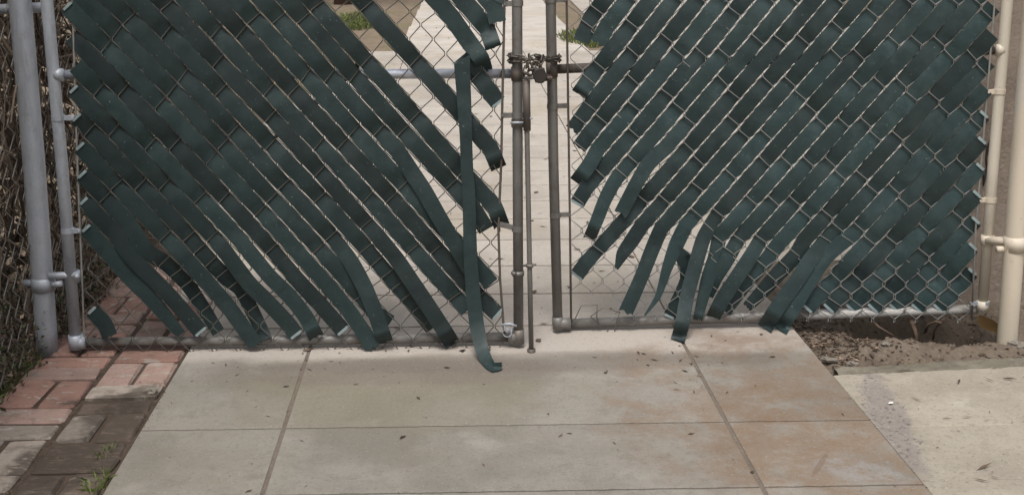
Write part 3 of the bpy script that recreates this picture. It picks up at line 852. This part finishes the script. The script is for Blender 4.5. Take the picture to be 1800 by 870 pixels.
S(15, startR(15), 440, [(1341, 465, 1, -.004), (1305, 506, .95, -.01), (1274, 547, .9, -.01)], tail_off=-.01)
S(16, startR(16), 430, [(1399, 448, 1, .002), (1366, 483, 1, -.004), (1339, 513, .9, -.012), (1312, 541, .7, -.012)], torn=3)
S(17, startR(17), 415, [(1427, 453, 1, .014), (1402, 491, 1, .028), (1366, 541, 1, .038), (1344, 577, 1, .036)], fold=25)
S(18, startR(18), 420, [(1455, 448, 1, .006), (1424, 492, .98, .018), (1397, 537, .98, .028), (1371, 580, .98, .026)], fold=22)
for k in range(19, 28):
    y0 = startR(k)
    if y0 < 520: S(k, y0, 541, cap1=True, cap0=True)
# latch and hinge
m = MB(); m.box(PR.at(944, 137, .06), .052, .012, .004, bev=.002); m.tube([PR.at(921, 134, .06), PR.at(918, 128, .07)], .005, 6); m.tube([PR.at(958, 137, .05), PR.at(966, 137, .02)], .012, 8); m.build('latch_bar', GALV_BROWN, right, False)

# ------------------------------------------------------------------ posts
pl = tag(empty('gate_post', G(82, 619)), 'thick galvanised gate post beside the vines at the left', 'post', 'gate posts')
PPL = Plane(G(82, 619), G(133, 618.4))
tubepx(PPL, [(8, YT - 40), (35, 0), (60, 290), (81, 580), (83.5, 622)], .0350, 24).build('pipe', GALV, pl, True)
m = MB(); m.tube([PPL.at(75.5, 487, 0), PPL.at(76.5, 510, 0)], .0385, 20); m.tube([PPL.at(42, 498, -.005), PPL.at(58, 497, 0)], .013, 8)
m.tube([PPL.at(86, 485, .02), PPL.at(140, 483, .012)], .0125, 10); m.tube([PPL.at(92, 500, .02), PPL.at(110, 498, .02)], .0115, 8)
m.build('hinge', GALV, pl, True)
m = MB(); m.tube([PPL.at(128, 476, 0), PPL.at(129, 495, 0)], .0235, 16); m.tube([PPL.at(134, 486, .024), PPL.at(136, 486, .04)], .0085, 8); m.build('hinge_clamp', GALV, pl, True)
PPR = Plane(PR.at(1771, 600, .09) * 1, PR.at(1700, 600, .09) * 1)
pr = tag(empty('gate_post', PPR.at(1769, 614)), 'thick cream-painted gate post in the dirt at the right', 'post', 'gate posts')
tubepx(PPR, [(1848, YT - 40), (1818, 0), (1793.5, 290), (1769, 612), (1768, 630)], .0345, 24).build('pipe', CREAM, pr, True)
m = MB(); m.tube([PPR.at(1785.2, 415, 0), PPR.at(1784, 441, 0)], .038, 20); m.build('hinge_band', CREAM, pr, True)
m = MB(); m.tube([PPR.at(1783, 424, 0), PPR.at(1735, 423, -.08)], .0155, 12); m.tube([PPR.at(1763, 438, .0), PPR.at(1752, 438, .0)], .011, 8); m.build('hinge_arm', CREAM, pr, True)
m = MB(); m.tube([PR.at(1736.2, 413, 0), PR.at(1735, 431, 0)], .0225, 16); m.build('hinge_clamp', CREAM, pr, True)

# ------------------------------------------------------------------ chain and padlock
ch = tag(empty('chain', PL.at(925, 128, .02)), 'rusty chain wrapped round the two middle uprights of the gate', 'chain')
def link_mesh():
    m = MB(); L_, W_ = .0085, .0070
    pts = [(-L_ + W_ * math.cos(a), W_ * math.sin(a)) if False else (0, 0) for a in ()]
    P = []
    for k in range(7): a = -math.pi / 2 + math.pi * k / 6; P.append(Vector((L_ + W_ * math.cos(a), W_ * math.sin(a), 0)))
    for k in range(7): a = math.pi / 2 + math.pi * k / 6; P.append(Vector((-L_ + W_ * math.cos(a), W_ * math.sin(a), 0)))
    m.tube(P, .0027, 6, closed=True)
    return m
lk = link_mesh()
lk_me = None
def chain_path(pts):
    global lk_me
    P = [Vector(p) for p in pts]; C = catmull([tuple(p) for p in P], 1e9) if False else P
    # resample by arc length
    seg = []; step = .0205
    cur = P[0].copy(); acc = 0; out = [P[0].copy()]
    for i in range(len(P) - 1):
        a, b = P[i], P[i + 1]; l = (b - a).length; t = 0
        while acc + (l - t) >= step:
            t += step - acc; acc = 0; out.append(a.lerp(b, t / l))
        acc += l - t
    for i in range(len(out) - 1):
        a, b = out[i], out[i + 1]; d = (b - a).normalized()
        s = d.orthogonal().normalized()
        z = Vector((0, 0, 1)); s = (z - d * z.dot(d))
        if s.length < .1: s = PL.n - d * PL.n.dot(d)
        s.normalize(); t = d.cross(s)
        if i % 2: s, t = t, -s
        M = Matrix((d, s, t)).transposed().to_4x4()
        if lk_me is None:
            o = lk.build('link', CHAIN_M, None, True); lk_me = o.data
        else:
            o = bpy.data.objects.new('link', lk_me); col.objects.link(o)
        o.parent = ch
        M.translation = (a + b) / 2 - ch.location
        o.matrix_local = M
def arc(plane, x, y, r, a0, a1, n=8, tilt=0.0):
    c = plane.at(x, y); return [c + plane.d * r * math.cos(a) + plane.n * r * math.sin(a) + Vector((0, 0, tilt * math.cos(a))) for a in np.linspace(a0, a1, n)]
chain_path(arc(PL, 909.3, 99, .027, math.pi * 1.5, math.pi * .5, 9, -.002) + [PL.at(926, 104, .03), PL.at(938, 112, .02), PL.at(952, 106, -.04)] + arc(PR, 970, 101, .0275, math.pi * .5, -math.pi * .5, 9, .003) + [PR.at(940, 104, -.03)])
chain_path(arc(PL, 909.3, 107, .027, math.pi * 1.4, math.pi * .5, 8) + [PL.at(925, 106, .035), PL.at(943, 99, .02), PL.at(955, 103, -.05)] + arc(PR, 970, 106, .0275, math.pi * .5, -math.pi * .4, 8))
chain_path([PL.at(930, 98, .04), PL.at(932, 106, .045), PL.at(927, 116, .045), PL.at(922, 126, .045), PL.at(927, 134, .045), PL.at(935, 127, .045), PL.at(940, 116, .04), PL.at(936, 104, .035)])
chain_path([PL.at(955, 100, .0), PL.at(951, 110, .02), PL.at(945, 120, .04), PL.at(936, 124, .05), PL.at(930, 117, .05), PL.at(928, 108, .05)])
pk = tag(empty('padlock', PL.at(947, 145, .04)), 'small dark padlock hanging in the chain between the gate leaves', 'padlock')
m = MB()
ax = (PL.d * .94 + Vector((0, 0, .34))).normalized(); az_ = PL.n.cross(ax).normalized() * -1
if az_.z < 0: az_ = -az_
c = PL.at(948, 131, .045)
pr_ = [(-.021, -.020), (-.010, -.027), (.010, -.027), (.021, -.020), (.022, .012), (.014, .020), (-.014, .020), (-.022, .012)]
V = []
for o, s in ((-.012, .86), (-.0085, 1), (.0085, 1), (.012, .86)):
    V += [c + ax * a * s + az_ * b * s + PL.n * o for a, b in pr_]
fs = [tuple(range(8))[::-1], tuple(range(24, 32))] + [(a * 8 + k, a * 8 + (k + 1) % 8, a * 8 + 8 + (k + 1) % 8, a * 8 + 8 + k) for a in range(3) for k in range(8)]
m.add(V, fs); bo = m.build('body', LOCK_M, pk)
m = MB(); m.tube([c + ax * x + az_ * z for x, z in [(-.013, .012), (-.013, .030), (-.009, .041), (0, .046), (.009, .041), (.013, .030), (.013, .012)]], .0038, 8); m.build('shackle', CHAIN_M, pk, True)
m = MB(); m.tube([c - az_ * .024 + PL.n * .0, c - az_ * .030], .006, 10); m.build('keyway', CHAIN_M, bo, True)

# ------------------------------------------------------------------ side fence with vines
XF = -1.415
sf = tag(empty('side_fence', (XF, 3.75, 0)), 'chain-link fence overgrown with dry vines running along the brick strip', 'fence')
m = MB(); a, b = .077, .0875
for c in range(0, 78):
    y0 = 1.5 + c * a; pts = []
    for r in range(0, 46):
        y = y0 + (a / 2 if r % 2 else 0); z = .02 + r * b / 2
        sag = .012 * mnoise.noise(Vector((y * 2, z * 2, 9)))
        e = .004 * (1 if r % 2 else -1)
        pts += [(XF + sag, y + e, z - .005), (XF + sag + .003, y + e, z + .005)]
    m.tube(pts, .0020, 4, False)
m.build('chain_link_mesh', WIRE_F, sf, True)
m = MB(); m.tube([(XF - .02, 1.5, 1.96), (XF - .02, 7.4, 1.96)], .02, 10); m.build('top_rail', GALV, sf, True)
m = MB(); m.tube([PPL.at(-60, 20, -.06), PPL.at(84, 13, -.06)], .017, 10); m.build('brace_rail', PALE if False else GALV, sf, True)
for y in (6.2, 7.4):
    m = MB(); m.tube([(XF - .03, y, 0), (XF - .03, y, 2.0)], .024, 10); m.build('line_post', GALV, sf, True)

hd = tag(empty('vine_hedge', (XF - .25, 4, 0)), 'tangled hedge of dry brown vines behind the left fence', 'hedge')
hr = random.Random(21)
tw = MB(); lf = MB()
def hx(): return XF - .02 - abs(hr.gauss(0, .13))
for i in range(3000):
    y = 1.6 + 5.6 * hr.random() ** 1.0; x = hx(); z = hr.uniform(.0, 1.9)
    p = Vector((x, y, z)); d = Vector((hr.gauss(0, .25), hr.gauss(0, .55), -1 if hr.random() < .75 else .8)).normalized()
    pts = []
    for k in range(6):
        pts.append(p.copy()); d = (d + Vector((hr.gauss(0, .22), hr.gauss(0, .38), hr.gauss(0, .25)))).normalized(); p = p + d * hr.uniform(.05, .10)
        p.x = min(p.x, XF + .015); p.z = max(p.z, .0)
    r0 = hr.choice([.0015, .002, .003, .004, .007])
    tw.tube(pts, [r0 * (1 - .1 * k) for k in range(6)], 4, False)
tag(tw.build('vine_stems', TWIG, hd, True), kind='stuff')
def leaf(mb, p, s, mi, d=None):
    d = d or Vector((hr.gauss(0, 1), hr.gauss(0, 1), hr.gauss(0, 1))).normalized()
    e = d.orthogonal().normalized(); e.rotate(Matrix.Rotation(hr.random() * 6.28, 3, d)); n = d.cross(e)
    mb.add([p - d * s, p + e * s * .45 + n * s * .12, p + d * s, p - e * s * .45 + n * s * .12], [(0, 1, 2), (0, 2, 3)], mi)
for i in range(20000):
    y = 1.6 + 5.6 * hr.random(); x = XF - .01 - abs(hr.gauss(0, .16)); z = hr.random() ** .9 * 1.95
    cl = mnoise.noise(Vector((y * 3.1, z * 3.1, x * 2)))
    cl2 = mnoise.noise(Vector((y * 1.7 + 5, z * 1.9, 3)))
    if (cl < -.05 and x > XF - .18) or cl2 < -.22: continue
    gr = hr.random() < (.62 if z < .45 else .30 + .3 * max(0, cl))
    mi = 2 if gr else (1 if hr.random() < .12 else 0)
    leaf(lf, Vector((x, y, z)), hr.uniform(.005, .013), mi)
for i in range(6000):                      # deep interior
    leaf(lf, Vector((XF - hr.uniform(.3, .5), 1.6 + 5.6 * hr.random(), hr.random() * 1.95)), hr.uniform(.03, .055), 0)
for i in range(9000):
    y = 1.6 + 5.6 * hr.random(); x = XF + .07 - abs(hr.gauss(0, .22)); z = -.03 + abs(hr.gauss(0, .10))
    leaf(lf, Vector((x, y, z)), hr.uniform(.006, .016), 2 if hr.random() < .28 else (1 if hr.random() < .15 else 0))
tag(lf.build('vine_leaves', [DRYLEAF, PALELEAF, GREENLEAF], hd), kind='stuff')

# ------------------------------------------------------------------ stucco wall at the right
wl = tag(empty('stucco_wall', (2.2, 4.3, 0)), 'weathered brown stucco wall behind the cream post', 'wall')
m = MB(); wx0 = PR.at(1585, 560, -.42).x; wy = PR.at(1700, 560, -.34).y
nx_, nz_ = 90, 70
def wv(x, z): return wy + .008 * mnoise.noise(Vector((x * 6, z * 6, 0))) + .004 * mnoise.noise(Vector((x * 25, z * 25, 2)))
V = [(wx0 + (4.2 - wx0) * i / nx_, 0, -.32 + 2.9 * j / nz_) for j in range(nz_ + 1) for i in range(nx_ + 1)]
V = [(x, wv(x, z), z) for x, y, z in V]
Fs = [(j * (nx_ + 1) + i, j * (nx_ + 1) + i + 1, (j + 1) * (nx_ + 1) + i + 1, (j + 1) * (nx_ + 1) + i) for j in range(nz_) for i in range(nx_)]
m.add(V, Fs); m.build('wall_face', STUCCO, wl, True)
m = MB(); m.box(((wx0 + 4.2) / 2, wy + .115, 1.13), (4.2 - wx0) / 2 - .002, .10, 1.448); m.build('wall_core', STUCCO, wl)
# crack down the wall
m = MB(); q = []
for k in range(14): q.append((PR.at(1762 - k * 2.2 + rng.gauss(0, 2), 120 + k * 16, -.325).x, 0, PR.at(1762, 120 + k * 16, -.325).z))
m.tube([(x, wv(x, z) - .001, z) for x, y, z in q], [.004 * (1 if k % 3 else 1.9) for k in range(14)], 5); m.build('crack', LOCK_M, wl)

# ------------------------------------------------------------------ things beyond the gate
tr = tag(empty('garden_tree', G(603, 8, Z0)), 'small tree with a dark trunk growing in the yard beyond the gate', 'tree')
b0 = tr.location
m = MB(); m.tube([b0 + Vector((0, 0, -.05)), b0 + Vector((.03, 0, .5)), b0 + Vector((-.05, .05, 1.2)), b0 + Vector((0, 0, 1.9))], [.17, .13, .11, .09], 10)
for k in range(6):
    a = k * 1.05; m.tube([b0 + Vector((0, 0, 1.6 + .05 * k)), b0 + Vector((.5 * math.cos(a), .5 * math.sin(a), 2.2)), b0 + Vector((1.0 * math.cos(a), 1.0 * math.sin(a), 2.7))], [.06, .04, .015], 6)
m.build('trunk', BARK, tr, True)
m = MB()
for k in range(4200):
    a = hr.random() * 6.28; r = 1.5 * hr.random() ** .5; z = 2.7 + hr.gauss(0, .42); p = b0 + Vector((r * math.cos(a), r * math.sin(a), z))
    if mnoise.noise(p * 2.2) < -.1: continue
    leaf(m, p, hr.uniform(.04, .08), 0)
tag(m.build('crown', GREENLEAF, tr), kind='stuff')
def tuft(name, cx, cy, rx, ry, n, h, label, z=Z0, mat=GRASSM):
    m = MB()
    for k in range(n):
        a = hr.random() * 6.28; r = hr.random() ** .5; p = Vector((cx + rx * r * math.cos(a), cy + ry * r * math.sin(a), z))
        t = Vector((hr.gauss(0, .4), hr.gauss(0, .4), 1)).normalized() * h * hr.uniform(.5, 1.2); s = Vector((hr.gauss(0, 1), hr.gauss(0, 1), 0)).normalized() * h * .045
        m.add([p - s, p + s, p + t * .6 + s * .7 + Vector((t.x * .1, t.y * .1, 0)), p + t + Vector((t.x * .5, t.y * .5, -.1 * h)), p + t * .6 - s * .7], [(0, 1, 2, 3, 4)])
    return tag(m.build(name, mat), label, kind='stuff')
q = G(626, 38); tuft('grass', q.x, q.y, .42, 1.1, 1600, .13, 'patch of bright grass beyond the left gate leaf')
q = G(1006, 68); tuft('grass', q.x + .12, q.y, .28, .8, 900, .13, 'small patch of grass beyond the right gate leaf')
q = G(178, 850); tuft('weeds', q.x - .01, q.y, .022, .06, 70, .045, 'green weed in the joint between bricks and driveway', -.01)
q = G(192, 800); tuft('weeds', q.x - .012, q.y, .02, .08, 45, .03, 'low weed further up the joint between bricks and driveway', -.01)
tuft('weeds', XF + .0, 3.45, .04, .42, 420, .06, 'weeds growing at the foot of the left fence', -.03)
tuft('weeds', XF + .03, 4.35, .05, .45, 260, .07, 'dry weeds at the foot of the fence beyond the left gate leaf', -.03, PALELEAF)

# ------------------------------------------------------------------ litter, stones, root
lr = random.Random(5)
def scrap(mb, p, s, mi=0, elong=None, lift=.25):
    a = lr.random() * 6.28; e = elong or lr.uniform(.18, .5)
    d = Vector((math.cos(a), math.sin(a), lr.gauss(0, .1))) * s; n = Vector((-math.sin(a), math.cos(a), 0)) * s * e
    h = Vector((0, 0, s * lift * lr.random()))
    mb.add([p - d, p - d * .2 + n + h, p + d + h * .6, p + d * .1 - n + h * .3, p + Vector((0, 0, .0012))], [(0, 4, 1), (1, 4, 2), (2, 4, 3), (3, 4, 0)], mi)
m = MB()
for k in range(210):
    x = lr.uniform(DX0 + .03, DX1 - .02); y = lr.uniform(2.3, 3.72)
    if k % 3 == 0: y = 3.72 - abs(lr.gauss(0, .14))
    elif k % 3 == 1: x = lr.choice([JX0, JX1, JX1, DX1]) - abs(lr.gauss(0, .05))
    scrap(m, Vector((x, y, .0015)), lr.choice([.002, .002, .003, .003, .004, .005, .007, .012]), 0, lr.choice([.15, .25, .5]))
for (px, py, s) in ((708, 768, .011), (785, 646, .010), (1122, 620, .010), (1150, 632, .012), (1204, 652, .010), (1228, 660, .008), (1220, 688, .008), (985, 765, .009), (1001, 761, .007), (1278, 689, .008), (1328, 677, .007), (1215, 762, .008), (1080, 778, .006), (503, 679, .008), (530, 774, .006)):
    scrap(m, G(px, py, .002), s * 1.5, 0, .26)
for (px, py, s) in ((1610, 700, .016), (1686, 670, .018), (1740, 668, .015), (1735, 737, .010), (1700, 732, .014), (1665, 735, .011), (1730, 820, .02), (1725, 843, .016), (1750, 838, .012), (1685, 757, .007), (1775, 666, .016)):
    scrap(m, G(px, py, .001), s * 1.5, 0, .12)
for k in range(60): scrap(m, Vector((lr.uniform(1.26, 2.3), lr.uniform(2.6, 3.45), .0)), lr.choice([.003, .004, .006]))
for k in range(120): scrap(m, Vector((lr.uniform(-1.38, -.92), lr.uniform(2.6, 4.6), .003)), lr.choice([.003, .004, .006]))
for k in range(520): scrap(m, Vector((lr.uniform(-.6, DX1), 3.75 + 12 * lr.random() ** 1.5, .003)), lr.choice([.004, .006, .009, .02]), 0, lr.choice([.15, .3, .6]))
for k in range(150):
    x = lr.choice([DX0 - .006 + lr.gauss(0, .008), XM + lr.gauss(0, .005)]); scrap(m, Vector((x, lr.uniform(2.6, 4.4), .001)), lr.choice([.004, .006]))
tag(m.build('leaf_litter', LITTER), 'scattered bits of dry leaves and twigs on the paving', kind='stuff')
m = MB()
for k in range(1700):
    t = lr.random() ** 1.3; x = 1.25 + .75 * t; y = 3.66 + lr.random() * .75
    if lr.random() < .5: x = 1.25 + abs(lr.gauss(0, .16)); y = 3.86 + lr.gauss(0, .13)
    if y < PY0 + .03: continue
    scrap(m, Vector((x, y, dirt_z(x, y) + .003)), lr.uniform(.004, .012), lr.choice([0, 0, 0, 1, 1, 2]), None, .7)
tag(m.build('dead_leaves', [LITTER, DRYLEAF, PALELEAF]), 'dead leaves and chips lying on the dirt under the right gate leaf', kind='stuff')
m = MB()
for k in range(1500):
    x = lr.uniform(1.235, 2.3); y = lr.uniform(3.58, 4.2); z = dirt_z(x, y)
    if mnoise.noise(Vector((x * 5, y * 9, 2))) < -.05: continue
    r = lr.choice([.002, .003, .003, .004, .006, .009]); c = Vector((x, y, z + r * .3)); V = [c + Vector((a * r * lr.uniform(.6, 1.3), b_ * r * lr.uniform(.6, 1.3), d_ * r * lr.uniform(.5, .9))) for a, b_, d_ in ((1, 0, 0), (-1, 0, 0), (0, 1, 0), (0, -1, 0), (0, 0, 1), (0, 0, -1))]
    m.add(V, [(0, 2, 4), (2, 1, 4), (1, 3, 4), (3, 0, 4), (2, 0, 5), (1, 2, 5), (3, 1, 5), (0, 3, 5)])
tag(m.build('soil_crumbs', DIRT), 'loose crumbs of earth over the dirt bed', kind='stuff')
def stone(cx, cy, cz, s, name, label, group=None, mat=STONE, sx=1.3, sz=.6):
    m = MB(); n, k = 10, 7; V = []; sd_ = lr.random() * 50
    for j in range(k):
        th = math.pi * j / (k - 1)
        for i in range(n):
            ph = 2 * math.pi * i / n; v = Vector((math.sin(th) * math.cos(ph) * sx, math.sin(th) * math.sin(ph), math.cos(th) * sz))
            V.append(Vector((cx, cy, cz)) + v * s * (1 + .8 * mnoise.noise(v * 1.3 + Vector((sd_, 0, 0))) + .3 * mnoise.noise(v * 3.5 + Vector((0, sd_, 0)))))
    m.add(V, [(j * n + i, (j + 1) * n + i, (j + 1) * n + (i + 1) % n, j * n + (i + 1) % n) for j in range(k - 1) for i in range(n)])
    o = m.build(name, mat, None, False, loc=Vector((cx, cy, cz)))
    return tag(o, label, 'stone', group)
for px, py, s, lab in ((1499, 639, .015, 'small pale stone on the dirt nearest the driveway edge'), (1481, 609, .014, 'grey stone lying under the right gate leaf'),
                       (1557, 622, .013, 'little stone half sunk in the dirt mound'), (1455, 637, .020, 'flat broken stone at the corner of the driveway and the curb'),
                       (1789, 610, .024, 'pale stone resting against the cream post')):
    q = G(px, py, -.03); stone(q.x, q.y, dirt_z(q.x, q.y) + s * .25, s, 'stone', lab, 'stones on the dirt bed')
q = G(268, 692); stone(q.x, q.y, .008, .016, 'stone', 'small stone on the bricks at the driveway edge', 'stones on the dirt bed', STONE, 1.1, .8)
for pts, r, lab in (([(1640, 596), (1643, 580), (1652, 566), (1660, 560)], .004, 'thin pale root curling up out of the hole under the right gate leaf'),
                    ([(1626, 583), (1632, 570), (1645, 565), (1655, 568)], .006, 'hooked root beside the thin curling one under the right gate leaf'),
                    ([(1600, 560), (1608, 580), (1612, 600)], .010, 'thickest root, hanging straight down into the hole under the right gate leaf'),
                    ([(1528, 560), (1545, 575), (1570, 590)], .006, 'slanting root nearest the driveway, lying under the right gate leaf')):
    m = MB(); P = [PR.at(x, y, -.03 + .02 * i) for i, (x, y) in enumerate(pts)]; m.tube(P, [r * (1 - .12 * i) for i in range(len(P))], 6)
    tag(m.build('root', DRYLEAF, None, True, loc=P[-1]), lab, 'root', 'roots in the hole')
m = MB(); c = PR.at(1735, 571, .0)
a1 = PR.at(1718, 555, .0) - c; n1 = Vector((.02, -.02, .012))
V = []
for i in range(7):
    t = -1 + i / 3; wdt = (1 - t * t) * 1.0 + .05
    for s_ in (-1, 0, 1): V.append(c + a1 * t + n1 * s_ * wdt + Vector((0, -.01 * abs(s_), .006 * abs(s_))))
m.add(V, [(i * 3 + j, i * 3 + j + 1, i * 3 + 4 + j, i * 3 + 3 + j) for i in range(6) for j in range(2)])
tag(m.build('fallen_leaf', YLEAF, None, True, loc=c), 'curled yellow leaf lying beside the foot of the cream post', 'leaf')
m = MB(); q = G(1566, 708)
for k in range(2): scrap(m, Vector((q.x, q.y, .001)), .012, 0, .5, .3)
tag(m.build('paper_scrap', Mat('white_paper', (.75, .74, .70), .8).done(), None, False, loc=q), 'tiny white scrap of paper on the right pavement', 'paper scrap')
